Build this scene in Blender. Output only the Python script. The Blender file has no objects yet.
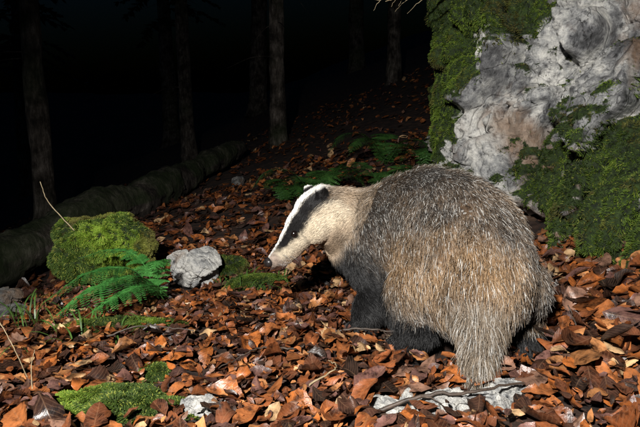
import bpy, bmesh, math, random
import numpy as np
from mathutils import Vector, Matrix
rng=np.random.default_rng(7); random.seed(7)
scene=bpy.context.scene
# ---------------------------------------------------------------- noise
def _h(ix,iy,iz,seed):
    h=(ix.astype(np.int64)*374761393+iy.astype(np.int64)*668265263+iz.astype(np.int64)*2147483647+seed*1274126177)&0xFFFFFFFF
    h=((h^(h>>13))*1274126177)&0xFFFFFFFF
    h=((h^(h>>16))*2246822519)&0xFFFFFFFF
    h=h^(h>>15)
    return (h&0xFFFFFF)/float(0xFFFFFF)
def vnoise(p,seed=0):
    i=np.floor(p).astype(np.int64); f=p-i; f=f*f*(3-2*f)
    r=0
    for dx in (0,1):
        for dy in (0,1):
            for dz in (0,1):
                w=(f[:,0] if dx else 1-f[:,0])*(f[:,1] if dy else 1-f[:,1])*(f[:,2] if dz else 1-f[:,2])
                r=r+w*_h(i[:,0]+dx,i[:,1]+dy,i[:,2]+dz,seed)
    return r
def fbm(p,scale=1.,octv=4,seed=0,gain=.5):
    r=0;a=1;t=0;q=p*scale
    for o in range(octv):
        r=r+a*vnoise(q,seed+o*17); t+=a; a*=gain; q=q*2.03+11.3
    return r/t
def worley(p,seed=0):
    i=np.floor(p).astype(np.int64)
    n=len(p); f1=np.full(n,9.);f2=np.full(n,9.);c1=np.zeros((n,3));id1=np.zeros((n,3),np.int64)
    for dx in (-1,0,1):
        for dy in (-1,0,1):
            for dz in (-1,0,1):
                j=i+np.array([dx,dy,dz])
                c=j+np.stack([_h(j[:,0],j[:,1],j[:,2],seed+k) for k in (1,2,3)],1)
                d=np.linalg.norm(p-c,axis=1)
                m=d<f1
                f2=np.where(m,f1,np.minimum(f2,d))
                f1=np.where(m,d,f1); c1[m]=c[m]; id1[m]=j[m]
    return f1,f2,c1,id1
def sstep(a,b,x):
    t=np.clip((x-a)/(b-a),0,1); return t*t*(3-2*t)
def norm(v):
    return v/np.maximum(np.linalg.norm(v,axis=-1,keepdims=True),1e-9)
# ---------------------------------------------------------------- helpers
def link(o,parent=None):
    scene.collection.objects.link(o)
    if parent is not None: o.parent=parent
    return o
def empty(name):
    o=bpy.data.objects.new(name,None); o.empty_display_size=.1; return link(o)
def mesh_obj(name,V,F,mat=None,parent=None,smooth=True,cols=None,uvs=None,attr=None):
    me=bpy.data.meshes.new(name)
    V=np.asarray(V,dtype=np.float64)
    if isinstance(F,np.ndarray):
        n,k=F.shape
        me.vertices.add(len(V)); me.vertices.foreach_set('co',V.ravel().astype(np.float32))
        me.loops.add(n*k); me.polygons.add(n)
        me.loops.foreach_set('vertex_index',F.ravel().astype(np.int32))
        me.polygons.foreach_set('loop_start',(np.arange(n)*k).astype(np.int32))
        me.update(calc_edges=True); me.validate()
    else:
        me.from_pydata([tuple(v) for v in V],[],F); me.update()
    me.polygons.foreach_set('use_smooth',np.full(len(me.polygons),smooth))
    if cols is not None:
        a=me.attributes.new('Col','FLOAT_COLOR','POINT')
        c=np.ones((len(V),4)); c[:,:3]=cols[:,:3]; a.data.foreach_set('color',c.ravel().astype(np.float32))
    if attr is not None:
        for k,v in attr.items():
            a=me.attributes.new(k,'FLOAT','POINT'); a.data.foreach_set('value',np.asarray(v,dtype=np.float32))
    if uvs is not None:
        li=np.zeros(len(me.loops),np.int32); me.loops.foreach_get('vertex_index',li)
        l=me.uv_layers.new(name='UVMap'); l.data.foreach_set('uv',uvs[li].ravel().astype(np.float32))
    if mat: me.materials.append(mat)
    return link(bpy.data.objects.new(name,me),parent)
def strands(name,P,R,C,mat,parent=None):
    N,K,_=P.shape
    hc=bpy.data.hair_curves.new(name); hc.add_curves([K]*N)
    hc.attributes['position'].data.foreach_set('vector',P.ravel().astype(np.float32))
    ra=hc.attributes.get('radius') or hc.attributes.new('radius','FLOAT','POINT')
    ra.data.foreach_set('value',R.ravel().astype(np.float32))
    ca=hc.attributes.new('Col','FLOAT_COLOR','POINT')
    c=np.ones((N,K,4)); c[...,:3]=C; ca.data.foreach_set('color',c.ravel().astype(np.float32))
    hc.materials.append(mat)
    return link(bpy.data.objects.new(name,hc),parent)
def ico(sub):
    bm=bmesh.new(); bmesh.ops.create_icosphere(bm,subdivisions=sub,radius=1)
    V=np.array([v.co[:] for v in bm.verts]); F=np.array([[v.index for v in f.verts] for f in bm.faces]); bm.free()
    return V,F
def tube(pts,rad,seg=7):
    pts=np.asarray(pts,float); n=len(pts); T=norm(np.gradient(pts,axis=0))
    ref=np.array([0,0,1.]) if abs(T[:,2]).mean()<.8 else np.array([1.,0,0])
    A=norm(np.cross(T,ref)); B=np.cross(T,A)
    th=np.linspace(0,2*np.pi,seg,endpoint=False)
    rad=np.broadcast_to(np.asarray(rad,float),(n,))
    V=pts[:,None]+rad[:,None,None]*(np.cos(th)[None,:,None]*A[:,None]+np.sin(th)[None,:,None]*B[:,None])
    F=[]
    for i in range(n-1):
        for j in range(seg):
            k=(j+1)%seg; F.append([i*seg+j,i*seg+k,(i+1)*seg+k,(i+1)*seg+j])
    return V.reshape(-1,3),np.array(F)
def merge(parts):
    Vs=[];Fs=[];o=0
    for V,F in parts:
        Vs.append(V);Fs.append(F+o);o+=len(V)
    return np.concatenate(Vs),np.concatenate(Fs)
def spline(pts,n):
    pts=np.asarray(pts,float); m=len(pts); s=np.linspace(0,m-1,n)
    P=np.vstack([2*pts[0]-pts[1],pts,2*pts[-1]-pts[-2]])
    i=np.minimum(s.astype(int),m-2); t=(s-i)[:,None]
    p0,p1,p2,p3=P[i],P[i+1],P[i+2],P[i+3]
    return .5*((2*p1)+(-p0+p2)*t+(2*p0-5*p1+4*p2-p3)*t*t+(-p0+3*p1-3*p2+p3)*t**3)
def vnormals(V,F):
    n=np.zeros_like(V); a=np.cross(V[F[:,1]]-V[F[:,0]],V[F[:,2]]-V[F[:,0]])
    for k in range(F.shape[1]): np.add.at(n,F[:,k],a)
    return norm(n)
def sample(V,F,N,weight=None):
    F=F[:,:3]
    a=np.linalg.norm(np.cross(V[F[:,1]]-V[F[:,0]],V[F[:,2]]-V[F[:,0]]),axis=1)
    if weight is not None: a=a*weight[F].mean(1)
    a=a/a.sum(); f=rng.choice(len(F),N,p=a)
    r1=np.sqrt(rng.random(N));r2=rng.random(N)
    w=np.stack([1-r1,r1*(1-r2),r1*r2],1)
    VN=vnormals(V,F)
    P=(V[F[f]]*w[...,None]).sum(1); Nn=norm((VN[F[f]]*w[...,None]).sum(1))
    return P,Nn
# ---------------------------------------------------------------- materials
def new_mat(name):
    m=bpy.data.materials.new(name); m.use_nodes=True; nt=m.node_tree
    b=nt.nodes['Principled BSDF']; return m,nt,b
def nd(nt,t,**k):
    n=nt.nodes.new(t)
    for a,v in k.items(): setattr(n,a,v)
    return n
def ramp(nt,fac,stops):
    r=nd(nt,'ShaderNodeValToRGB'); e=r.color_ramp.elements
    while len(e)<len(stops): e.new(.5)
    for el,(p,c) in zip(e,stops): el.position=p; el.color=(*c,1)
    nt.links.new(fac,r.inputs[0]); return r.outputs[0]
def noise(nt,scale,detail=6,rough=.6,vec=None):
    n=nd(nt,'ShaderNodeTexNoise'); n.inputs['Scale'].default_value=scale; n.inputs['Detail'].default_value=detail; n.inputs['Roughness'].default_value=rough
    if vec is None:
        t=nd(nt,'ShaderNodeTexCoord'); vec=t.outputs['Object']
    nt.links.new(vec,n.inputs['Vector']); return n.outputs['Fac']
def bump(nt,b,h,strength=.5,dist=.01,prev=None):
    n=nd(nt,'ShaderNodeBump'); n.inputs['Strength'].default_value=strength; n.inputs['Distance'].default_value=dist
    nt.links.new(h,n.inputs['Height'])
    if prev is not None: nt.links.new(prev,n.inputs['Normal'])
    nt.links.new(n.outputs[0],b.inputs['Normal']); return n.outputs[0]
def mix(nt,fac,a,b,mode='MIX'):
    m=nd(nt,'ShaderNodeMix',data_type='RGBA',blend_type=mode)
    if isinstance(fac,(int,float)): m.inputs[0].default_value=fac
    else: nt.links.new(fac,m.inputs[0])
    for s,v in ((m.inputs[6],a),(m.inputs[7],b)):
        if isinstance(v,tuple): s.default_value=(*v,1)
        else: nt.links.new(v,s)
    return m.outputs[2]
def attr(nt,name,out='Color'):
    a=nd(nt,'ShaderNodeAttribute'); a.attribute_name=name; return a.outputs[out]

def strand_mat(name,rough,spec,trans=0):
    m,nt,b=new_mat(name); nt.links.new(attr(nt,'Col'),b.inputs['Base Color'])
    b.inputs['Roughness'].default_value=rough; b.inputs['Specular IOR Level'].default_value=spec
    return m
M_fur=strand_mat('badger_fur',.5,.4)
M_moss=strand_mat('moss',.6,.25)
M_skin=strand_mat('badger_skin',.8,.1)

# ground
M_ground,nt,b=new_mat('forest_soil')
c=ramp(nt,noise(nt,9,8,.7),[(.3,(.007,.005,.004)),(.5,(.020,.011,.007)),(.65,(.05,.024,.013)),(.8,(.09,.048,.03))])
v=nd(nt,'ShaderNodeTexVoronoi'); v.inputs['Scale'].default_value=22
tc=nd(nt,'ShaderNodeTexCoord'); nt.links.new(tc.outputs['Object'],v.inputs['Vector'])
hs=nd(nt,'ShaderNodeSeparateColor'); nt.links.new(v.outputs['Color'],hs.inputs[0])
c2=ramp(nt,hs.outputs[0],[(.0,(.008,.005,.004)),(.45,(.028,.014,.009)),(.8,(.065,.028,.015)),(1,(.10,.055,.032))])
nt.links.new(mix(nt,.5,c,c2),b.inputs['Base Color']); b.inputs['Roughness'].default_value=.75
p=bump(nt,b,noise(nt,40,6),.8,.01); bump(nt,b,v.outputs['Distance'],.6,.02,p)

# leaves
M_leaf,nt,b=new_mat('wet_beech_leaf')
col=attr(nt,'Col')
uv=nd(nt,'ShaderNodeUVMap'); sp=nd(nt,'ShaderNodeSeparateXYZ'); nt.links.new(uv.outputs[0],sp.inputs[0])
def mth(op,a,bb=None,c=None):
    n=nd(nt,'ShaderNodeMath',operation=op)
    for i,v_ in enumerate((a,bb,c)):
        if v_ is None: continue
        if isinstance(v_,(int,float)): n.inputs[i].default_value=v_
        else: nt.links.new(v_,n.inputs[i])
    return n.outputs[0]
ab=mth('ABSOLUTE',mth('SUBTRACT',sp.outputs[1],.5))
ph=mth('MULTIPLY',mth('SUBTRACT',sp.outputs[0],mth('MULTIPLY',ab,.55)),54.)
vein=mth('POWER',mth('ABSOLUTE',mth('SINE',mth('MULTIPLY',ph,.5))),14.)
mid=mth('SUBTRACT',1,mth('MINIMUM',mth('MULTIPLY',ab,30.),1.))
vv=mth('MAXIMUM',mth('MULTIPLY',vein,.45),mid)
n1=noise(nt,45,5,.65)
blot=ramp(nt,n1,[(.36,(.16,.14,.14)),(.50,(.85,.83,.82)),(.70,(1.5,1.45,1.4))])
cc=mix(nt,1.,col,blot,'MULTIPLY')
cc=mix(nt,mth('MULTIPLY',vv,.22),cc,(.36,.2,.11))
nt.links.new(cc,b.inputs['Base Color'])
rr=nd(nt,'ShaderNodeMapRange'); rr.inputs[3].default_value=.24; rr.inputs[4].default_value=.55
nt.links.new(noise(nt,18,3),rr.inputs[0]); nt.links.new(rr.outputs[0],b.inputs['Roughness'])
b.inputs['Specular IOR Level'].default_value=.5
p=bump(nt,b,vv,.3,.0008); bump(nt,b,noise(nt,110,4),.5,.0025,p)

# limestone with moss underlay
def rock_mat(name,light=1.0,warm=0.,scl=1.,off=0.):
    m,nt,b=new_mat(name)
    n=noise(nt,4.5*scl,10,.72); n2=noise(nt,30*scl,8,.75)
    c=ramp(nt,n,[(.36-off,(.045,.046,.048)),(.44-off,(.20*light,.20*light,.205*light)),(.50-off,(.44*light,.44*light,.43*light)),(.57-off,(.76*light,.74*light,.69*light))])
    c=mix(nt,1.,c,ramp(nt,n2,[(.36-off*.5,(.16,.16,.17)),(.47-off*.5,(.8,.8,.81)),(.7,(1.1,1.1,1.08))]),'MULTIPLY')
    st=ramp(nt,noise(nt,3.1*scl,5,.6),[(.50-warm,(0,0,0)),(.64-warm,(.8,.8,.8))])
    c=mix(nt,st,c,(.27,.17,.105))
    mo=attr(nt,'moss','Fac'); sm=ramp(nt,mo,[(.3,(0,0,0)),(.55,(1,1,1))])
    g=ramp(nt,noise(nt,60,4),[(.35,(.006,.012,.003)),(.7,(.04,.07,.012))])
    nt.links.new(mix(nt,sm,c,g),b.inputs['Base Color']); b.inputs['Roughness'].default_value=.6
    b.inputs['Specular IOR Level'].default_value=.4
    p=bump(nt,b,n2,1.,.016)
    vo=nd(nt,'ShaderNodeTexVoronoi',feature='DISTANCE_TO_EDGE'); vo.inputs['Scale'].default_value=8
    tc=nd(nt,'ShaderNodeTexCoord'); mx=nd(nt,'ShaderNodeMix',data_type='VECTOR'); 
    nz=nd(nt,'ShaderNodeTexNoise'); nz.inputs['Scale'].default_value=4; nt.links.new(tc.outputs['Object'],nz.inputs['Vector'])
    mx.inputs[0].default_value=.25; nt.links.new(tc.outputs['Object'],mx.inputs[4]); nt.links.new(nz.outputs['Color'],mx.inputs[5])
    nt.links.new(mx.outputs[1],vo.inputs['Vector'])
    cr=ramp(nt,vo.outputs['Distance'],[(0,(0,0,0)),(.05,(1,1,1))])
    p=bump(nt,b,cr,.6,.012,p); bump(nt,b,noise(nt,140,3),.5,.004,p)
    return m
M_rock=rock_mat('limestone'); M_white=rock_mat('pale_limestone',1.05,-.1,3.,.07); M_grey=rock_mat('grey_stone',.35,0,3.,.03)

def bark_mat(name,g):
    m,nt,b=new_mat(name)
    tc=nd(nt,'ShaderNodeTexCoord'); mp=nd(nt,'ShaderNodeMapping'); mp.inputs['Scale'].default_value=(1,1,.3); nt.links.new(tc.outputs['Object'],mp.inputs[0])
    n=noise(nt,30,8,.7,mp.outputs[0]); nb_=noise(nt,6,5,.65)
    c=ramp(nt,n,[(.3,(.010*g,.009*g,.008*g)),(.5,(.035*g,.029*g,.024*g)),(.7,(.09*g,.078*g,.068*g))])
    c=mix(nt,1.,c,ramp(nt,nb_,[(.38,(.2,.19,.18)),(.62,(1.2,1.2,1.2))]),'MULTIPLY')
    mo=attr(nt,'moss','Fac'); c=mix(nt,mo,c,(.012*g,.022*g,.006*g))
    nt.links.new(c,b.inputs['Base Color']); b.inputs['Roughness'].default_value=.9; b.inputs['Specular IOR Level'].default_value=.15; bump(nt,b,n,1.,.03)
    return m
M_bark=bark_mat('bark',2.0); M_log=bark_mat('rotten_log_bark',1.5)
M_twig,nt,b=new_mat('twig_bark'); n=noise(nt,70,4)
nt.links.new(ramp(nt,n,[(.3,(.02,.014,.01)),(.7,(.08,.055,.04))]),b.inputs['Base Color']); b.inputs['Roughness'].default_value=.6; bump(nt,b,n,.5,.002)
M_dry,nt,b=new_mat('dry_stem'); n=noise(nt,50,4)
nt.links.new(ramp(nt,n,[(.3,(.22,.16,.09)),(.7,(.45,.36,.22))]),b.inputs['Base Color']); b.inputs['Roughness'].default_value=.6
def leafmat(name,c1,c2,sc=30,rough=.45):
    m,nt,b=new_mat(name); n=noise(nt,sc,4)
    nt.links.new(ramp(nt,n,[(.35,c1),(.65,c2)]),b.inputs['Base Color']); b.inputs['Roughness'].default_value=rough
    return m
M_fern=leafmat('fern_leaf',(.03,.14,.025),(.075,.26,.055))
M_fern2=leafmat('dark_fern_leaf',(.017,.055,.010),(.04,.105,.02))  # darker green for the ferns at the back
M_grass=leafmat('grass_blade',(.03,.07,.012),(.08,.16,.03))
M_needle=leafmat('spruce_needles',(.008,.02,.007),(.02,.04,.014),5)
M_nose,nt,b=new_mat('nose_leather'); n=noise(nt,250,3); nt.links.new(ramp(nt,n,[(.3,(.008,.007,.007)),(.7,(.03,.026,.026))]),b.inputs['Base Color']); b.inputs['Roughness'].default_value=.3; bump(nt,b,n,.5,.001)
M_eye,nt,b=new_mat('eye'); n=noise(nt,90,1); nt.links.new(ramp(nt,n,[(.3,(.004,.003,.003)),(.7,(.010,.006,.005))]),b.inputs['Base Color']); b.inputs['Roughness'].default_value=.16
M_claw=leafmat('claw',(.12,.09,.06),(.25,.2,.14),60,.35)

# ---------------------------------------------------------------- terrain
def ground_z(x,y):
    x=np.asarray(x,float);y=np.asarray(y,float)
    k=np.interp(y,[0,1,1.85,2.6,4,6,12],[.03,.04,.06,.19,.26,.34,.38])
    z=.13*np.maximum(y-1.6,0)+k*np.clip(x,-7,9)
    z=z+.11*sstep(.5,.95,x)*(1-sstep(2.,3.2,y))
    z=z-.13*sstep(.8,1.25,-x)*(1-sstep(2.4,4,y))
    p=np.stack([x.ravel(),y.ravel(),x.ravel()*0],1)
    n=(fbm(p,2.2,3,5)-.5)*.08+(fbm(p,9,3,9)-.5)*.035
    far=(fbm(p,.25,3,31)-.5)*1.2
    return z+n.reshape(x.shape)+far.reshape(x.shape)*sstep(5,16,np.hypot(x,y))
def warp(a,b,n,c=0,pw=2.2):
    t=np.linspace(-1,1,n); s=np.sign(t)*np.abs(t)**pw
    return np.where(s<0,c+(c-a)*s,c+(b-c)*s)
gx=warp(-45,45,300,0.1); gy=warp(-14,70,320,1.4)
X,Y=np.meshgrid(gx,gy); Z=ground_z(X,Y)
V=np.stack([X,Y,Z],-1).reshape(-1,3); ny,nx=X.shape
i=np.arange(ny*nx).reshape(ny,nx)
F=np.stack([i[:-1,:-1],i[:-1,1:],i[1:,1:],i[1:,:-1]],-1).reshape(-1,4)
mesh_obj('ground',V,F,M_ground)
gz=lambda x,y: float(ground_z(np.array([x]),np.array([y]))[0])

# ---------------------------------------------------------------- moss strands
def moss(name,V,F,N,weight=None,length=.012,rad=.0009,parent=None,bright=1.,sag=.25):
    P,Nn=sample(V,F,N,weight)
    cl=norm(np.stack([vnoise(P*70,s)-.5 for s in (3,4,5)],1))
    d=norm(Nn*.8+cl*.9+rng.normal(0,.4,(N,3)))
    L=length*(.3+1.2*fbm(P,28,3,2)**1.2+.25*rng.random(N))
    K=3; t=np.linspace(0,1,K)
    Q=P[:,None]-Nn[:,None]*.002+d[:,None]*L[:,None,None]*t[None,:,None]
    Q[...,2]-=sag*L[:,None]*t[None]**2
    R=rad*(.7+.6*rng.random(N))[:,None]*np.array([1,1,.4])[None]
    g=fbm(P,9,4,8); g2=rng.random(N)
    a=np.array([.030,.052,.008]);bq=np.array([.12,.19,.018]);cq=np.array([.28,.29,.05])
    w=np.clip((g-.38)*3.2+ (g2-.5)*.5,0,1)[:,None]
    C=a*(1-w)+bq*w; C=C+(cq-C)*(g2>.9)[:,None]*.6
    C=np.where((fbm(P,7,4,88)>.58)[:,None],C*.55+np.array([.045,.028,.010]),C)
    C=C[:,None]*np.array([.2,.75,1.35])[None,:,None]*bright
    return strands(name,Q,R,C,M_moss,parent)

# ---------------------------------------------------------------- rocks
def rock_shape(half,sub,p=4,seed=1,facet=.06,fs=3.,fine=.02,tilt=.3,levels=2,bias=0.,tgain=.6,stretch=(1,1,1),step=.38,edge=0.):
    V,F=ico(sub)
    if bias: V=norm(V+np.array([0,-bias,0]))
    n=V.copy(); r=(np.abs(n)**p).sum(1)**(-1/p); V=n*r[:,None]*np.array(half)
    q=V.copy(); H=max(half)
    w=(q+(np.stack([fbm(q,2.5/H,3,seed+k) for k in (40,41,42)],1)-.5)*.3*H)*np.array(stretch)
    N=vnormals(V,F); d=0; sc=fs; am=1.; ti=tilt
    for lv in range(levels):
        w=w+(np.stack([fbm(q,sc*1.7,2,seed+k) for k in (45,46,47)],1)-.5)*.18/sc
        f1,f2,c,idd=worley(w*sc+lv*3.1,seed+lv*5)
        g=np.stack([_h(idd[:,0],idd[:,1],idd[:,2],seed+k+lv) for k in (11,12,13)],1)-.5
        blend=sstep(0,edge,f2-f1) if edge else 1.
        d=d+((_h(idd[:,0],idd[:,1],idd[:,2],seed+20+lv)-.5)*facet*am+((w*sc+lv*3.1-c)*g).sum(1)/sc*ti*2)*blend-facet*am*.4*(1-sstep(0,.09,f2-f1))
        sc*=2.5; am*=step; ti*=tgain
    d=d+(fbm(q,fs*1.5,5,seed+70)-.5)*facet*1.1+(fbm(q,fs*12,4,seed+90)-.5)*fine
    return V+N*d[:,None],F,N
# crag
phi=math.atan2(-.69,.72)
e1=np.array([math.cos(phi),math.sin(phi),0]); nin=np.array([-e1[1],e1[0],0]); ez=np.array([0,0,1.])
A0=np.array([.43,2.3,0.])
V,F,N=rock_shape((1.15,.85,1.35),8,p=5,seed=8,facet=.12,fs=3.9,fine=.022,tilt=.6,levels=3,bias=.7,tgain=.62,stretch=(1.5,1,.7),step=.42,edge=.09)
Cc=A0+e1*1.08+nin*.80+ez*.95
W=Cc+V[:,:1]*e1+V[:,1:2]*nin+V[:,2:3]*ez
s=(W-A0)@e1; dpt=(W-A0)@nin; z=W[:,2]
uc=(1-sstep(.48,.62,s))*(1-sstep(.16,.30,z+.05*(s-.3)))*(1-sstep(.2,.6,dpt))
W=W+nin*(uc*.30)[:,None]
bulge=sstep(.52,.76,s)*(1-sstep(.10,.75,z))*(1-sstep(.2,.6,dpt))
W=W-nin*(bulge*.31)[:,None]
mb=sstep(.0,.15,s)*(1-sstep(.45,.65,s))*sstep(.12,.26,z)*(1-sstep(.3,.7,z))*(1-sstep(.2,.6,dpt))
W=W-nin*(mb*.12)[:,None]
lean=sstep(.4,2.0,z)*.16
W=W+nin*lean[:,None]
s=(W-A0)@e1; z=W[:,2]
nn=fbm(W,5.5,6,77,.68)-.5
def G(s0,z0,a,b_): return np.exp(-((s-s0)/a)**2-((z-z0)/b_)**2)
m=1.4*G(.03,1.0,.26,.46)+.9*G(.22,1.30,.20,.30)+1.0*G(.88,.20,.34,.30)+.5*G(.62,.48,.13,.13)+.65*G(.42,.97,.12,.08)+.8*G(1.4,.5,.4,.5)+1.0*G(.0,.5,.11,.3)
m=m-.65*G(.38,.62,.14,.18)-.55*G(.70,1.0,.22,.28)
VN=vnormals(W,F)
m=m+nn*3.4+.55*np.clip(VN[:,2],-.4,1)+.6*sstep(.3,1.,dpt)
m=m*(1-uc*.8)
mm=sstep(.34,.70,m)
W=W+VN*((mm*(.004+.03*fbm(W,9,3,5)**1.5))[:,None])
crag=mesh_obj('mossy_limestone_crag',W,F,M_rock,attr={'moss':mm},smooth=True)
vis=(1-sstep(.25,.7,dpt))*(1-sstep(1.0,1.5,s))*(1-sstep(1.3,1.7,z))
moss('moss_cover',W,F,200000,weight=mm**1.5*(.02+vis)*(z>-.0),length=.0115,rad=.0010,parent=crag,bright=.78)

def small_rock(name,c,half,seed,mat,rotz=0,p=3,facet=.25,fs=1.6,sub=6,mossf=0,tiltv=(0,0),fine=.03,tilt=.25):
    V,F,N=rock_shape((1,half[1]/half[0],half[2]/half[0]),sub,p=p,seed=seed,facet=facet,fs=fs,fine=fine,tilt=tilt,tgain=.5)
    V=V*half[0]
    R=np.array(Matrix.Rotation(rotz,3,'Z')@Matrix.Rotation(tiltv[0],3,'X')@Matrix.Rotation(tiltv[1],3,'Y'))
    V=V@R.T+np.array(c)
    VN=vnormals(V,F); mo=np.clip(sstep(.45,.6,fbm(V,18,3,seed)+.3*VN[:,2]-.15)*mossf,0,1)
    return mesh_obj(name,V,F,mat,attr={'moss':mo},smooth=False)
small_rock('limestone_rock',(-.448,1.80,.048),(.075,.062,.062),23,M_white,.4,2.3,.2,.8,tiltv=(.25,.5),tilt=.5)
small_rock('limestone_slab',(.255,.893,.030),(.095,.045,.020),33,M_white,.30,5,.12,1.3,tiltv=(-.35,.12),tilt=.35)
small_rock('limestone_slab',(.135,.885,.022),(.045,.03,.016),35,M_white,-.3,5,.12,1.1,tiltv=(-.3,0),tilt=.35)
small_rock('limestone_slab',(.355,.93,.038),(.035,.028,.018),37,M_white,.9,4,.15,1.1,tiltv=(-.3,.2),tilt=.35)
small_rock('limestone_slab',(-.215,.90,.024),(.032,.020,.015),38,M_white,.2,3,.15,1.1)
small_rock('stone',(-1.00,1.66,-.055),(.045,.035,.024),39,M_grey,.2,3,.15,1.1)
small_rock('stone',(-1.12,1.83,-.06),(.06,.045,.03),40,M_grey,1.2,3,.15,1.1)
small_rock('stone',(-.62,4.05,gz(-.62,4.05)+.03),(.05,.04,.05),42,M_grey,1.2,3,.15,1.1)

def moss_mound(name,c,half,seed,N,length=.014,lump=.25,bright=1.):
    V,F=ico(6)
    d=(fbm(V,1.5,4,seed)-.5)*lump*2.4+(fbm(V,3.6,3,seed+4)-.5)*.35
    V=V*(1+d[:,None])*np.array(half)+np.array(c)
    o=mesh_obj(name,V,F,M_rock,attr={'moss':np.ones(len(V))})
    w=(sstep(c[2]-half[2]*.7,c[2],V[:,2])+.03)*(.15+sstep(.32,.5,fbm(V,16,3,seed+9)))
    moss('moss_cover',V,F,N,w,length,.0009,o,bright)
    return o
moss_mound('mossy_boulder',(-.765,1.90,.085),(.17,.15,.13),4,60000,.016,.45,1.5)
moss_mound('moss_cushion',(-.345,1.90,.03),(.075,.07,.045),6,12000,.013,.3,.9)
moss_mound('moss_cushion',(-.37,.915,-.004),(.15,.055,.042),9,42000,.013,.45,1.0)
moss_mound('moss_cushion',(-.345,1.065,.010),(.03,.022,.018),10,6000,.01,.3,1.)
moss_mound('moss_cushion',(-.21,1.72,.02),(.09,.05,.03),12,10000,.012,.3,.8)
moss_mound('moss_cushion',(-.52,1.36,.0),(.15,.035,.025),13,12000,.013,.4,.8)

# ---------------------------------------------------------------- ferns
def frond(path,wid,npin=30,droop=.25,n=40):
    C=spline(path,n); T=norm(np.gradient(C,axis=0))
    up=np.array([0,0,1.]); S=norm(np.cross(T,up)); U=np.cross(S,T)
    parts=[tube(C,np.linspace(.0016,.0004,n),5)]
    for i in range(npin):
        f=.08+.9*i/npin; k=int(f*(n-1)); p=C[k]
        prof=math.sin(math.pi*min(1,(f*.9+.12)))**.7
        L=wid*prof+.002
        for sd in (-1,1):
            d=norm(S[k]*sd+T[k]*.35+rng.normal(0,.07,3)); m=max(5,int(11*prof)+1)
            Vv=[];Ff=[]
            nrm=norm(np.cross(d,T[k])*sd)
            side=np.cross(nrm,d)
            for j in range(m):
                g=j/m; q=p+d*L*g-up*droop*L*g*g
                pl=L*.17*(1-g)**.5*1.15+.0008; 
                for s2 in (-1,1):
                    b0=len(Vv); pd=norm(side*s2+d*.45); lift=nrm*rng.normal(0,.0006)
                    w=d*L/m*.42
                    Vv+= [q-w,q+pd*pl*.6-w*.9+lift,q+pd*pl+lift,q+pd*pl*.6+w*.9+lift,q+w]
                    Ff+=[[b0,b0+1,b0+3,b0+4],[b0+1,b0+2,b0+3,b0+3]]
            parts.append((np.array(Vv),np.array(Ff)))
    return merge(parts)
def fern(name,fr,mat=M_fern):
    V,F=merge([frond(*f) for f in fr])
    Fl=[list(dict.fromkeys(map(int,f))) for f in F]
    me=bpy.data.meshes.new(name); me.from_pydata([tuple(v) for v in V],[],Fl); me.materials.append(mat)
    return link(bpy.data.objects.new(name,me))
b0=np.array([-.50,1.60,.01])
fern('fern_plant',[
 ([b0,(-.54,1.54,.095),(-.63,1.45,.085),(-.72,1.37,.02)],.075,34,.5),
 ([b0,(-.57,1.57,.110),(-.68,1.51,.110),(-.79,1.47,.035)],.068,32,.45),
 ([b0,(-.50,1.50,.08),(-.55,1.42,.075),(-.62,1.35,.035)],.055,28,.45),
 ([b0,(-.49,1.57,.11),(-.48,1.55,.14),(-.49,1.51,.12)],.04,22),
 ([b0,(-.57,1.64,.13),(-.67,1.66,.15),(-.76,1.65,.125)],.05,26)])
def bgfern(name,x,y,R,n,seed):
    r=np.random.default_rng(seed); zz=gz(x,y); fr=[]
    for i in range(n):
        a=r.uniform(0,2*math.pi); L=R*r.uniform(.7,1.1); d=np.array([math.cos(a),math.sin(a),0])
        b=np.array([x,y,zz])
        fr.append(([b,b+d*L*.35+ez*L*.45,b+d*L*.75+ez*L*.48,b+d*L+ez*L*.2],L*.25,20,.25,24))
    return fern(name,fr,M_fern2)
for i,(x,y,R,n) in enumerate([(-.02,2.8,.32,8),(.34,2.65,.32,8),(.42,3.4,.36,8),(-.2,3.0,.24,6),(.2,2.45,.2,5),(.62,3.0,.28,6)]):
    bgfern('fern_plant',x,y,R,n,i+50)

# ---------------------------------------------------------------- badger
bad=empty('badger')
SP=np.array([(.314,1.03,.185),(.323,1.10,.214),(.314,1.20,.244),(.270,1.30,.257),(.192,1.375,.242),(.110,1.41,.252),(.055,1.405,.284),(.005,1.39,.315)])
SRl=np.array([.082,.126,.150,.152,.134,.106,.082,.062]); SRv=np.array([.085,.138,.170,.170,.148,.112,.086,.062])
IV,IF=ico(3); parts=[]
def ell(c,ax,r):
    parts.append((np.array(c)+(IV*np.array(r))@np.array(ax),IF))
npt=50; SC=spline(SP,npt); tt=np.linspace(0,7,npt); rl=np.interp(tt,range(8),SRl); rv=np.interp(tt,range(8),SRv); ST=norm(np.gradient(SC,axis=0))
for c,T,a,bv in zip(SC,ST,rl,rv):
    T2=norm(T*np.array([1,1,.5])); L=norm(np.cross(ez,T2)); U=np.cross(T2,L)
    ell(c,[T2,L,U],(a*.9,a,bv))
O=np.array([.005,1.39,.320]); NT=np.array([-.145,1.335,.181]); Fh=norm(NT-O)
Uh=norm(ez-Fh*(ez@Fh)); Lh=np.cross(Uh,Fh)
roll=-.12; Uh,Lh=Uh*math.cos(roll)+Lh*math.sin(roll),Lh*math.cos(roll)-Uh*math.sin(roll)
Uh=norm(Uh);Lh=norm(np.cross(Uh,Fh))
HX=[Fh,Lh,Uh]
def hp(f,l,u): return O+Fh*f+Lh*l+Uh*u
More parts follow.
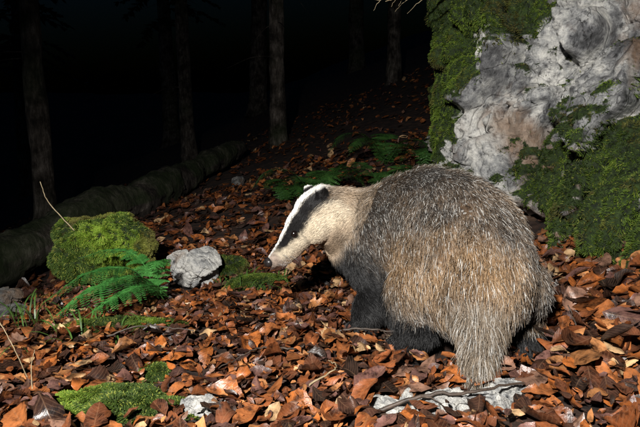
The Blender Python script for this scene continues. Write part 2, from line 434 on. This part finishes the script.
for f,l,u,r in [(.02,0,0,(.07,.062,.058)),(.06,0,-.004,(.065,.055,.05)),(.10,0,-.010,(.055,.042,.040)),(.135,0,-.014,(.05,.031,.031)),
                (.165,0,-.014,(.035,.024,.025)),(.183,0,-.012,(.024,.018,.02)),
                (.05,.03,-.02,(.05,.036,.04)),(.05,-.03,-.02,(.05,.036,.04)),(.12,0,-.036,(.065,.02,.014)),
                (.085,.026,.012,(.03,.016,.014)),(.085,-.026,.012,(.03,.016,.014))]:
    ell(hp(f,l,u),HX,r)
EAR=[]
for sd in (1,-1):
    ec=hp(-.014,sd*.055,.043); ax=[norm(Lh*sd*.6+Uh*.8-Fh*.25),None,None]; ax[1]=norm(np.cross(np.cross(ax[0],Fh),ax[0])); ax[2]=np.cross(ax[0],ax[1])
    ell(ec,ax,(.027,.020,.008)); EAR.append((ec,ax))
def limb(pts,rs,n=16):
    P=spline(pts,n); r=np.interp(np.linspace(0,1,n),np.linspace(0,1,len(rs)),rs)
    for c,q in zip(P,r): ell(c,np.eye(3),(q,q,q))
feet=[]
def foot(c,d):
    d=norm(np.array([d[0],d[1],0.])); s_=np.array([-d[1],d[0],0])
    ell(np.array(c)+d*.01,[d,s_,ez],(.042,.028,.018))
    for k in range(5):
        o=(k-2)*.0115; q=np.array(c)+d*(.045-.0022*(k-2)**2)+s_*o+ez*-.004
        ell(q,[d,s_,ez],(.014,.0062,.009)); feet.append((q+d*.01,d))
legs=[]
for pts,rs,d in [
  ([(.245,1.17,.18),(.205,1.225,.11),(.222,1.14,.07),(.20,1.17,.036)],(.085,.055,.036,.030),(-.4,.9)),
  ([(.41,1.13,.18),(.44,1.17,.11),(.435,1.09,.07),(.445,1.11,.042)],(.080,.055,.036,.030),(-.1,1)),
  ([(.14,1.335,.19),(.165,1.33,.13),(.125,1.28,.08),(.112,1.265,.038)],(.078,.060,.044,.032),(-.85,.1)),
  ([(.20,1.46,.19),(.19,1.49,.12),(.155,1.46,.06),(.14,1.455,.03)],(.07,.045,.034,.026),(-.85,.2))]:
    limb(pts,rs); foot(pts[-1],d); legs.append(np.array(pts))
TL=np.array([(.312,1.02,.205),(.304,.985,.15),(.298,.965,.09),(.293,.955,.05)])
limb(TL,(.055,.042,.032,.016))
V,F=merge(parts)
tmp=mesh_obj('body',V,F,M_skin,bad)
md=tmp.modifiers.new('r','REMESH'); md.mode='VOXEL'; md.voxel_size=.0055
ms=tmp.modifiers.new('s','SMOOTH'); ms.factor=.5; ms.iterations=9
dg=bpy.context.evaluated_depsgraph_get(); me=bpy.data.meshes.new_from_object(tmp.evaluated_get(dg))
bpy.data.objects.remove(tmp)
bm=bmesh.new(); bm.from_mesh(me); bmesh.ops.triangulate(bm,faces=bm.faces); bm.to_mesh(me); bm.free()
BV=np.zeros(len(me.vertices)*3); me.vertices.foreach_get('co',BV); BV=BV.reshape(-1,3)
BF=np.zeros(len(me.polygons)*3,np.int32); me.polygons.foreach_get('vertices',BF); BF=BF.reshape(-1,3)

def head_co(P):
    q=P-O; return q@Fh,q@Lh,q@Uh
def body_info(P):
    d=np.linalg.norm(P[:,None]-SC[None],axis=2); k=d.argmin(1)
    return tt[k]/7,k
def dist_chain(P,ch,n=12):
    c=spline(ch,n); return np.linalg.norm(P[:,None]-c[None],axis=2).min(1)
def colour(P,k_t,jit=True):
    N=len(P); f,l,u=head_co(P); s,k=body_info(P)
    K=len(k_t); t=k_t[None,:,None]
    rnd=rng.random(N); nz=fbm(P,14,3,4); nb=fbm(P,9,4,14)
    jt=rng.normal(0,1,N)
    tail=sstep(.08,.05,dist_chain(P,TL[1:]))*(P[:,1]<1.06)*(P[:,2]<.21)
    tail=np.clip(tail,0,1)
    tanw=1.1*np.exp(-((P[:,0]-.28)/.13)**2-((P[:,2]-.22)/.125)**2)*(1-sstep(.45,.70,s))+2.0*(nb-.5)+jt*.14+.14
    tanw=np.clip(tanw,0,1)[:,None,None]
    tone=(1-.30*sstep(.37,.45,P[:,0]))*(1-.25*sstep(.34,.5,s))*(.72+.56*sstep(.35,.65,nz))  # darker fur on right flank and forequarters, mottled by noise
    root=np.array([.18,.162,.145])*(1-tanw)+np.array([.33,.21,.108])*tanw
    dark=np.array([.026,.024,.023])*(1-tanw)+np.array([.14,.082,.042])*tanw
    tip=np.array([.36,.35,.335])*(1-tanw)+np.array([.42,.295,.175])*tanw
    w1=sstep(.2,.4,t); w2=sstep(.68,.9,t+(rnd[:,None,None]-.5)*.3)
    C=root*(1-w1)+dark*w1; C=C*(1-w2)+tip*w2
    C=C*tone[:,None,None]
    bk=(rnd<.2)[:,None,None]; C=np.where(bk,C*.3,C)
    wh=(rnd>.925)[:,None,None]; C=np.where(wh,C*.2+np.array([.59,.58,.55])*.8,C)
    ct=np.array([.36,.28,.20])*(.4+.7*rnd[:,None,None])*np.ones_like(C)
    ct=np.where((rnd>.8)[:,None,None],np.array([.62,.59,.54]),ct)
    ct=ct*(1-.6*sstep(.1,.5,t)*(1-sstep(.5,.9,t)))
    C=C*(1-tail[:,None,None])+ct*tail[:,None,None]
    zl=np.interp(s,[0,.15,.28,.40,.55,.75,.9,1],[.06,.09,.155,.20,.225,.24,.24,.24])+(nz-.5)*.11
    ud=(1-sstep(-.05,.04,P[:,2]-zl+jt*.008))*(1-tail)
    blk=np.array([.008,.0078,.008])*(1+4*(rnd[:,None,None]>.9))
    nk=sstep(.74,.93,s+jt*.025)*(1-sstep(.0,.05,f))
    cn=(np.array([.46,.34,.23])*(.5+.6*rnd[:,None,None]))*np.ones_like(C)
    nkf=(nk*sstep(.21,.26,P[:,2])*.8*(1-.45*sstep(.35,.41,P[:,2])))[:,None,None]
    C=C*(1-nkf)+cn*nkf
    C=C*(1-ud[:,None,None])+blk*ud[:,None,None]
    # head stripes
    th=np.degrees(np.arctan2(np.abs(l),u+.012+(nz-.5)*.008))+jt*3.
    w_c=1-sstep(20,28,th)
    e2=np.interp(f,[-.03,.0,.05,.10,.15,.2],[76,66,62,76,66,54])
    black=(sstep(20,28,th))*(1-sstep(e2-8,e2+8,th))*(1-sstep(.15,.182,f))
    whitec=np.array([.78,.76,.72]); cheek=np.array([.66,.56,.42]); chin=np.array([.40,.30,.21])
    low=sstep(100,138,th)
    ch=cheek*(1-low[:,None])+chin*low[:,None]
    ch=ch*(1-sstep(.165,.18,f)[:,None])+np.array([.42,.33,.27])*sstep(.165,.18,f)[:,None]
    hc=ch*(1-w_c[:,None])+whitec*w_c[:,None]
    hc=hc*(1-black[:,None])+np.array([.013,.012,.012])*black[:,None]
    hc=hc*(.6+.65*rnd[:,None])
    hw=sstep(-.06,.0,f+.03*(nz-.5)+jt*.006)*(1-sstep(.10,.13,np.hypot(l,u)))
    hwm=hw*(1-(1-sstep(.02,.06,f))*sstep(122,145,th))
    C=C*(1-hwm[:,None,None])+hc[:,None]*hwm[:,None,None]
    for sd,(ec,ax) in zip((1,-1),EAR):
        q=P-ec
        ine=(np.linalg.norm(q,axis=1)<.032)&(np.abs(q@ax[2])<.018)&((q@ax[0])>-.018)
        rim=sstep(.40,.65,(q@ax[0])/.027)
        ce=np.array([.012,.011,.011])*(1-rim[:,None])+np.array([.82,.79,.75])*rim[:,None]
        C=np.where(ine[:,None,None],ce[:,None]*np.ones_like(C),C)
    for lg in legs:
        dl=dist_chain(P,lg); lo=((dl<.06)&(P[:,2]<.10)&(tail<.3))
        C=np.where(lo[:,None,None],blk,C)
    return np.clip(C,0,1),hw,tail,ud,s,k,f
cols=colour(BV,np.array([.5]))[0][:,0]*.6
a=me.attributes.new('Col','FLOAT_COLOR','POINT'); c4=np.ones((len(BV),4)); c4[:,:3]=cols; a.data.foreach_set('color',c4.ravel().astype(np.float32))
me.polygons.foreach_set('use_smooth',np.ones(len(me.polygons),bool)); me.materials.append(M_skin) if len(me.materials)==0 else None
body=link(bpy.data.objects.new('body',me),bad)
fB,lB,uB=head_co(BV); hwB=sstep(-.04,.0,fB)*(np.hypot(lB,uB)<.12)
feetw=np.ones(len(BV)); feetw[BV[:,2]<.02]=.3
NF=260000
P,Nn=sample(BV,BF,NF,(1+2.2*hwB)*feetw)
K=4; kt=np.linspace(0,1,K)
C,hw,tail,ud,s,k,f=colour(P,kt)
back=-ST[k]
back=back*(1-hw[:,None])+(-Fh)*hw[:,None]
comb=norm(back+np.array([0,0,-.75])*(1-.8*hw[:,None]))
comb=comb*(1-tail[:,None])+np.array([-.05,-.06,-1.])*tail[:,None]
legm=((P[:,2]<.07)&(tail<.3)); comb[legm]=np.array([0,0,-1.])
tan_=norm(comb-Nn*(comb*Nn).sum(1)[:,None]+1e-6)
lift=np.interp(hw,[0,1],[.32,.20])
clump=np.stack([fbm(P,34,2,s0)-.5 for s0 in (61,62,63)],1)
d0=norm(tan_+Nn*lift[:,None]+clump*1.3*(1-.8*hw[:,None])+rng.normal(0,.2,(NF,3))*(1-.5*hw[:,None]))
length=np.interp(s,[0,.2,.6,.85,1],[.027,.026,.024,.022,.017])
fh=np.clip(f,0,.2)
length=length*(1-hw)+hw*np.interp(fh,[0,.05,.12,.2],[.016,.012,.007,.004])
length=length*(1-tail)+tail*.036
length=np.where(legm,.013,length)*(.45+.85*rng.random(NF)**1.3)
for ec,ax in EAR:
    ne=np.linalg.norm(P-ec,axis=1)<.030; length=np.where(ne,.005,length)
EF,EL,EU=.105,.0425,.010
for sd in (1,-1):
    ne=np.linalg.norm(P-hp(EF,sd*.040,EU),axis=1)<.0125; length=np.where(ne,.001,length)
pos=[P-Nn*.001]; d=d0.copy(); st=length/(K-1)
for j in range(1,K):
    pos.append(pos[-1]+d*st[:,None])
    d=norm(d+tan_*.28+np.array([0,0,-.15])*(1-hw[:,None])+rng.normal(0,.12,(NF,3))*(1-.6*hw[:,None]))
Q=np.stack(pos,1)
base=np.interp(hw,[0,1],[.00038,.00042])
R=base[:,None]*np.array([1,1,.8,.25])[None]*(.7+.6*rng.random(NF))[:,None]
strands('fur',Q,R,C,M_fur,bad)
def ellobj(name,c,ax,r,mat):
    V,F=ico(4); return mesh_obj(name,np.array(c)+(V*np.array(r))@np.array(ax),F,mat,bad)
ellobj('nose',hp(.198,0,-.006),HX,(.013,.016,.0135),M_nose)
for sd in (1,-1): ellobj('eye',hp(EF,sd*EL,EU),HX,(.0088,.007,.0088),M_eye)
cl=[]
for q,d in feet:
    cl.append(tube(spline([q,q+d*.012+ez*.002,q+d*.022-ez*.006],6),np.linspace(.0028,.0004,6),6))
V,F=merge(cl); mesh_obj('claws',V,F,M_claw,bad)
Wp=[]
for i in range(26):
    sd=1 if i%2 else -1; b_=hp(rng.uniform(.15,.185),sd*.02,rng.uniform(-.03,-.01)); d=norm(Lh*sd*1.0-Fh*rng.uniform(-.2,.8)+Uh*rng.uniform(-.7,.2)); L=rng.uniform(.025,.05)
    Wp.append([b_+d*L*q_-ez*L*.25*q_*q_ for q_ in np.linspace(0,1,K)])
Wp=np.array(Wp); strands('whiskers',Wp,np.full(Wp.shape[:2],.00025)*np.linspace(1,.3,K),np.full(Wp.shape,.35),M_fur,bad)

# ---------------------------------------------------------------- leaf litter
def leaf_batch(xs,ys,zo,nu,nv,tilt,size):
    n=len(xs); u=np.linspace(0,1,nu); v=np.linspace(-1,1,nv)
    U,Vv=np.meshgrid(u,v,indexing='ij'); U=U.ravel()[None];Vv=Vv.ravel()[None]
    L=size*(.5+.7*rng.random(n))[:,None]; asp=(.48+.24*rng.random(n))[:,None]
    wprof=np.where(U<.07,.035,np.sin(np.pi*np.clip((U-.05)/.95,0,1)**.86)**.72+.012)
    wob=1+.08*np.sin(U*38+rng.random((n,1))*6)
    x=(U-.5)*L; y=Vv*wprof*wob*asp*L*.5
    h=L/2
    fold=rng.normal(.12,.28,(n,1)); bend=rng.normal(0,.26,(n,1)); rollc=rng.gamma(1.1,.42,(n,1))*np.sign(rng.random((n,1))-.3)
    wav=rng.normal(0,.09,(n,1)); ph=rng.random((n,1))*6
    yn=y/(asp*h+1e-9); xn=x/h
    z=h*(fold*asp*np.abs(yn)+bend*xn*xn+rollc*asp*yn*yn*(.6+.5*xn*np.sign(wav))+wav*np.sin(U*11+ph)*yn)
    y=y*(1-.25*np.clip(np.abs(rollc),0,1.5)*np.abs(yn))
    tw=rng.normal(0,.6,(n,1))*(U-.5); y,z=y*np.cos(tw)-z*np.sin(tw),y*np.sin(tw)+z*np.cos(tw)
    P=np.stack([x,y,z],-1)
    yaw=rng.random(n)*2*np.pi; sc_=np.where(rng.random(n)<.15,2.2,1.); tx=rng.normal(0,tilt,n)*sc_; ty=rng.normal(0,tilt,n)*sc_
    flip=rng.random(n)<.4; P[flip,:,2]*=-1
    cx,sx,cy,sy,cz,sz=np.cos(tx),np.sin(tx),np.cos(ty),np.sin(ty),np.cos(yaw),np.sin(yaw)
    one=np.ones(n);o=np.zeros(n)
    Rx=np.array([[one,o,o],[o,cx,-sx],[o,sx,cx]]).transpose(2,0,1)
    Ry=np.array([[cy,o,sy],[o,one,o],[-sy,o,cy]]).transpose(2,0,1)
    Rz=np.array([[cz,-sz,o],[sz,cz,o],[o,o,one]]).transpose(2,0,1)
    R_=Rz@Ry@Rx; P=np.einsum('nij,nkj->nki',R_,P)
    gzv=ground_z(xs,ys); e=.03
    gxx=(ground_z(xs+e,ys)-gzv)/e; gyy=(ground_z(xs,ys+e)-gzv)/e
    P[...,2]+=P[...,0]*gxx[:,None]*.8+P[...,1]*gyy[:,None]*.8
    P=P+np.stack([xs,ys,gzv+zo],-1)[:,None]
    pal=np.array([(.29,.098,.030),(.20,.062,.020),(.105,.036,.016),(.045,.020,.013),(.38,.165,.060),(.48,.31,.16),(.13,.062,.050),(.20,.11,.075),(.33,.10,.022),(.022,.013,.010),(.095,.048,.040)])
    w=np.array([.16,.15,.17,.14,.09,.045,.07,.05,.07,.08,.06]); w=w/w.sum(); ci=rng.choice(len(pal),n,p=w)
    C=pal[ci]*(.65+.6*rng.random((n,1))) 
    C=np.repeat(C[:,None],nu*nv,1)
    uvv=np.stack([np.broadcast_to(U,(n,nu*nv)),np.broadcast_to(Vv*.5*wprof+.5,(n,nu*nv))],-1)
    q=np.arange(nu*nv).reshape(nu,nv); f=np.stack([q[:-1,:-1],q[1:,:-1],q[1:,1:],q[:-1,1:]],-1).reshape(-1,4)
    Fq=(f[None]+(np.arange(n)*nu*nv)[:,None,None]).reshape(-1,4)
    return P.reshape(-1,3),Fq,C.reshape(-1,3),uvv.reshape(-1,2)
def blocked(x,y):
    b=np.zeros(len(x),bool)
    for cx,cy,rx,ry in [(-.765,1.90,.15,.14),(-.345,1.9,.07,.065),(-.37,.915,.14,.06),(-.21,1.72,.08,.045),(-.448,1.80,.08,.075),
                        (.255,.880,.10,.055),(.13,.870,.05,.04),(-.215,.885,.035,.03),(-.345,1.065,.03,.025),(-.52,1.36,.12,.02),(.29,1.2,.14,.18),(.355,.92,.03,.03)]:
        b|=((x-cx)/rx)**2+((y-cy)/ry)**2<1
    q=np.stack([x,y,x*0],1)-A0; sx_=q@e1; dx_=q@nin
    b|=(sx_>.0)&(dx_>.10)&(dx_<1.5)&(sx_<2.2)
    b|=(sx_>.30)&(dx_>-.10)&(dx_<1.5)&(sx_<2.2)&(rng.random(len(x))<.93)  # few leaves here, so bare dark soil stands in for the hollow's shade
    b|=(sx_>.78)&(dx_>-.20)&(dx_<1.5)&(sx_<2.2)
    return b
LB=[]
def scatter(n,x0,x1,y0,y1,zmax,nu,nv,tilt,size,pw=1.3):
    x=rng.uniform(x0,x1,n); y=rng.uniform(y0,y1,n); k=~blocked(x,y); x=x[k];y=y[k]
    LB.append(leaf_batch(x,y,zmax*rng.random(len(x))**pw+.004,nu,nv,tilt,size))
scatter(10500,-1.35,1.35,.45,2.3,.032,12,7,.2,.065)
scatter(7500,-1.2,1.2,.7,2.2,.036,5,3,.4,.023,.7)
scatter(1700,.45,1.35,.95,1.8,.075,12,7,.34,.074,.8)
scatter(3300,-2.6,2.0,2.3,4.2,.03,8,5,.25,.070)
scatter(2600,-5,4.5,4.2,9,.03,5,3,.25,.075)
scatter(2500,-2.5,2.5,-1.2,.45,.03,8,5,.2,.075)
scatter(1200,-3,-1.35,.5,2.3,.03,8,5,.2,.075)
V=np.concatenate([b[0] for b in LB]); off=np.cumsum([0]+[len(b[0]) for b in LB[:-1]])
F=np.concatenate([b[1]+o for b,o in zip(LB,off)]); C=np.concatenate([b[2] for b in LB]); UVs=np.concatenate([b[3] for b in LB])
mesh_obj('leaf_litter',V,F,M_leaf,cols=C,uvs=UVs)

# ---------------------------------------------------------------- twigs & stems
def twig(name,pts,r0,r1,mat,n=24,side=None,jit=.002):
    C=spline(pts,n); C=C+rng.normal(0,jit,C.shape)*np.linspace(.3,1,n)[:,None]
    parts=[tube(C,np.linspace(r0,r1,n),6)]
    for (k,d,L) in (side or []):
        q=spline([C[k],C[k]+np.array(d)*L*.5,C[k]+np.array(d)*L+np.array([0,0,-.01])],10); parts.append(tube(q+rng.normal(0,jit*.5,q.shape),np.linspace(r1*1.3,r1*.4,10),5))
    V,F=merge(parts); return mesh_obj(name,V,F,mat)
twig('fallen_twig',[(.09,.86,.03),(.17,.865,.060),(.27,.866,.070),(.36,.895,.070)],.004,.002,M_twig,side=[(14,(.5,.8,.1),.06),(8,(.6,-.6,.2),.05)])
twig('fallen_twig',[(.02,1.20,.05),(.09,1.185,.065),(.16,1.165,.065),(.21,1.16,.055)],.003,.0015,M_twig,side=[(12,(.4,-.8,.1),.05)])
twig('fallen_twig',[(.50,1.0,.03),(.53,1.05,.10),(.525,1.09,.15)],.003,.0012,M_twig)
twig('fallen_twig',[(-.05,1.1,.05),(-.13,1.08,.06),(-.2,1.0,.05)],.0025,.0012,M_twig)
twig('fallen_twig',[(-.5,1.2,.04),(-.42,1.22,.06),(-.3,1.2,.055)],.0025,.0012,M_twig)
twig('fallen_twig',[(-.02,.93,.05),(.03,.98,.06),(.02,1.04,.05)],.002,.001,M_dry)
twig('dry_stem',[(-.80,1.83,.12),(-.86,1.80,.21),(-.925,1.80,.29),(-.945,1.80,.355)],.0022,.0012,M_dry,jit=.0008)
twig('dry_stem',[(-.62,1.07,.0),(-.63,1.05,.07),(-.665,1.05,.15)],.0013,.0007,M_dry,jit=.0005)
twig('dry_stem',[(-.56,.98,-.01),(-.57,1.0,.05),(-.56,1.0,.09)],.0012,.0007,M_dry,jit=.0005)
for (a_,b_,c_) in [((.50,2.22,1.10),(.33,2.12,1.03),(.16,2.1,1.02)),((.50,2.22,1.12),(.36,2.05,1.05),(.24,2.02,.99)),((.5,2.2,1.05),(.38,2.1,1.02),(.28,2.08,1.045))]:
    twig('dry_branch',[a_,b_,c_],.004,.001,M_dry,side=[(10,(-.7,0,-.5),.09),(15,(-.8,0,.4),.07),(18,(-.6,.1,-.6),.05)])
def tuft(name,x,y,n,h,seed,spread=.03,lean=(0,0)):
    r=np.random.default_rng(seed); parts=[]
    for i in range(n):
        a=r.uniform(0,6.28); d=np.array([math.cos(a)+lean[0],math.sin(a)+lean[1],0]); L=h*r.uniform(.6,1.2)
        b=np.array([x+r.normal(0,spread),y+r.normal(0,spread),0]); b[2]=gz(b[0],b[1])
        C=spline([b,b+d*L*.2+ez*L*.5,b+d*L*.6+ez*L*.65,b+d*L*.95+ez*L*.4],9)
        s_=norm(np.cross(norm(np.gradient(C,axis=0)),ez)); w=(.0022*np.sin(np.linspace(.5,3.1,9)))[:,None]
        Vv=np.stack([C-s_*w,C+s_*w],1).reshape(-1,3); Ff=np.array([[2*j,2*j+1,2*j+3,2*j+2] for j in range(8)]); parts.append((Vv,Ff))
    V,F=merge(parts); return mesh_obj(name,V,F,M_grass)
for i,(x,y,n,h) in enumerate([(-.80,1.42,12,.14),(-.60,1.36,10,.1),(-.28,1.74,26,.09),(-.16,1.68,22,.08),(-.95,1.55,10,.12),(-.45,1.33,8,.08),(-.62,1.2,5,.09)]):
    tuft('grass_tuft',x,y,n,h,i+9)

# ---------------------------------------------------------------- log + trees
def trunk_mesh(C,r,seg,seed,amp=.1,kn=8):
    V,F=tube(C,r,seg); n=len(C)
    c=np.repeat(C,seg,0); d=V-c; q=V.copy(); k=1+amp*(fbm(q*np.array([kn,kn,3]),1,4,seed)-.5)*2+.25*amp*(fbm(q*40,1,3,seed+3)-.5)*2
    return c+d*k[:,None],F
C=spline([(-2.2,1.6,-.30),(-1.60,2.58,-.10),(-1.27,3.5,.06),(-1.07,4.6,.24),(-.83,5.6,.40)],260)
C[:,2]+=.05*(fbm(C,2.5,3,66)-.5)*2
V,F=trunk_mesh(C,np.linspace(.14,.10,260)*(1+.3*(fbm(C,3.,3,61)-.5)),48,3,.5,5)
o_=len(V); V=np.vstack([V,C[:1],C[-1:]]); caps=np.array([[o_,(j+1)%48,j,o_] for j in range(48)]+[[o_+1,259*48+j,259*48+(j+1)%48,o_+1] for j in range(48)])
Fl=[list(map(int,f)) for f in F]+[list(dict.fromkeys(map(int,f))) for f in caps]
VNz=(V[:,2]-np.append(np.repeat(C[:,2],48),[0,0]))
mo=sstep(.45,.65,fbm(V,5,3,8)+.2*(VNz>0)*1.)
mesh_obj('fallen_log',V,Fl,M_log,attr={'moss':mo*.5})
def tree(x,y,r,seed,H=9,lean=(0,0)):
    rr_=np.random.default_rng(seed); z0=gz(x,y)-.1
    T=empty('spruce_tree')
    n=110; t=np.linspace(0,1,n)**1.5; C=np.stack([x+lean[0]*t*H+.05*np.sin(t*5+seed),y+lean[1]*t*H,z0+t*H],1)
    rad=r*(1-.85*t)*(1+.5*np.exp(-t*H/.15))
    V,F=trunk_mesh(C,rad,26,seed,.22)
    mo=sstep(.5,.7,fbm(V,2,3,seed))*.3
    mesh_obj('trunk',V,F,M_bark,T,attr={'moss':mo})
    parts=[];nee=[]
    for i in range(70):
        f=rr_.uniform(.12,.98); a=rr_.uniform(0,6.283); d=np.array([math.cos(a),math.sin(a),0]); b=np.array([np.interp(f,t,C[:,j]) for j in range(3)])
        live=f>.32; L=(rr_.uniform(.25,.6) if not live else 1.7*(1.05-f)*rr_.uniform(.7,1.1)+.15)
        Pq=spline([b,b+d*L*.5+ez*-.05*L,b+d*L-ez*.28*L],8); parts.append(tube(Pq,np.linspace(.012 if live else .006,.002,8),5))
        if live:
            m=int(60*L)+10; g=rr_.uniform(.1,1,m); pp=np.stack([np.interp(g,np.linspace(0,1,8),Pq[:,j]) for j in range(3)],1)
            sd=np.array([-d[1],d[0],0]); dr=norm(sd*rr_.choice([-1,1],m)[:,None]*.9+d*.5+ez*rr_.uniform(-.9,.1,m)[:,None])
            ll=rr_.uniform(.12,.32,m)[:,None]*(1.1-g[:,None]*.6); wv=norm(np.cross(dr,ez+rr_.normal(0,.4,(m,3))))*.022
            Vt=np.stack([pp-wv,pp+dr*ll*.6-wv*1.3,pp+dr*ll,pp+dr*ll*.6+wv*1.3,pp+wv],1).reshape(-1,3)
            k=np.arange(m)*5; Ft=np.concatenate([np.stack([k,k+1,k+3,k+4],1),np.stack([k+1,k+2,k+3,k+3],1)])
            nee.append((Vt,Ft))
    V,F=merge(parts); mesh_obj('branches',V,F,M_bark,T)
    V,F=merge(nee); Fl=[list(dict.fromkeys(map(int,f))) for f in F]; mesh_obj('needles',V,Fl,M_needle,T,smooth=False)
tree(-2.20,4.15,.085,1,lean=(-.012,0))
tree(-.52,6.1,.095,2,lean=(.014,0))
tree(-2.1,8.6,.12,3)
tree(1.2,8.6,.11,4)
tree(-4.6,7.0,.16,5,lean=(.02,0))
tree(-1.3,11.5,.2,6)
tree(3.2,11,.2,7)
tree(-3.5,12.5,.2,8)
tree(.9,13.5,.2,9)
tree(-6.5,12,.22,10)

# ---------------------------------------------------------------- world, flash, camera
w=bpy.data.worlds.new('World'); scene.world=w; w.use_nodes=True; nt=w.node_tree
sky=nt.nodes.new('ShaderNodeTexSky'); sky.sky_type='NISHITA'; sky.sun_disc=False; sky.sun_elevation=math.radians(-4); sky.sun_rotation=math.radians(200)
tint=mix(nt,1.,sky.outputs[0],(.16,.55,1.),'MULTIPLY')
nt.links.new(tint,nt.nodes['Background'].inputs[0]); nt.nodes['Background'].inputs[1].default_value=.4
def flash(name,loc,tgt,E,size,cone,col=(1,.975,.93)):
    l=bpy.data.lights.new(name,'SPOT'); l.energy=E; l.shadow_soft_size=size; l.spot_size=math.radians(cone); l.spot_blend=.85; l.color=col
    o=bpy.data.objects.new(name,l); o.location=loc; o.rotation_euler=(Vector(tgt)-Vector(loc)).to_track_quat('-Z','Y').to_euler(); link(o)
flash('camera_flash',(-.38,-.38,1.12),(.12,1.45,.30),360,.04,96)
cam=bpy.data.cameras.new('camera'); co=bpy.data.objects.new('camera',cam); link(co)
cam.lens=30; cam.sensor_width=36; cam.clip_start=.02; cam.clip_end=300
co.location=(0,0,.5); co.rotation_euler=(math.radians(82),0,0); scene.camera=co
scene.view_settings.view_transform='Standard'; scene.view_settings.look='None'; scene.view_settings.exposure=0
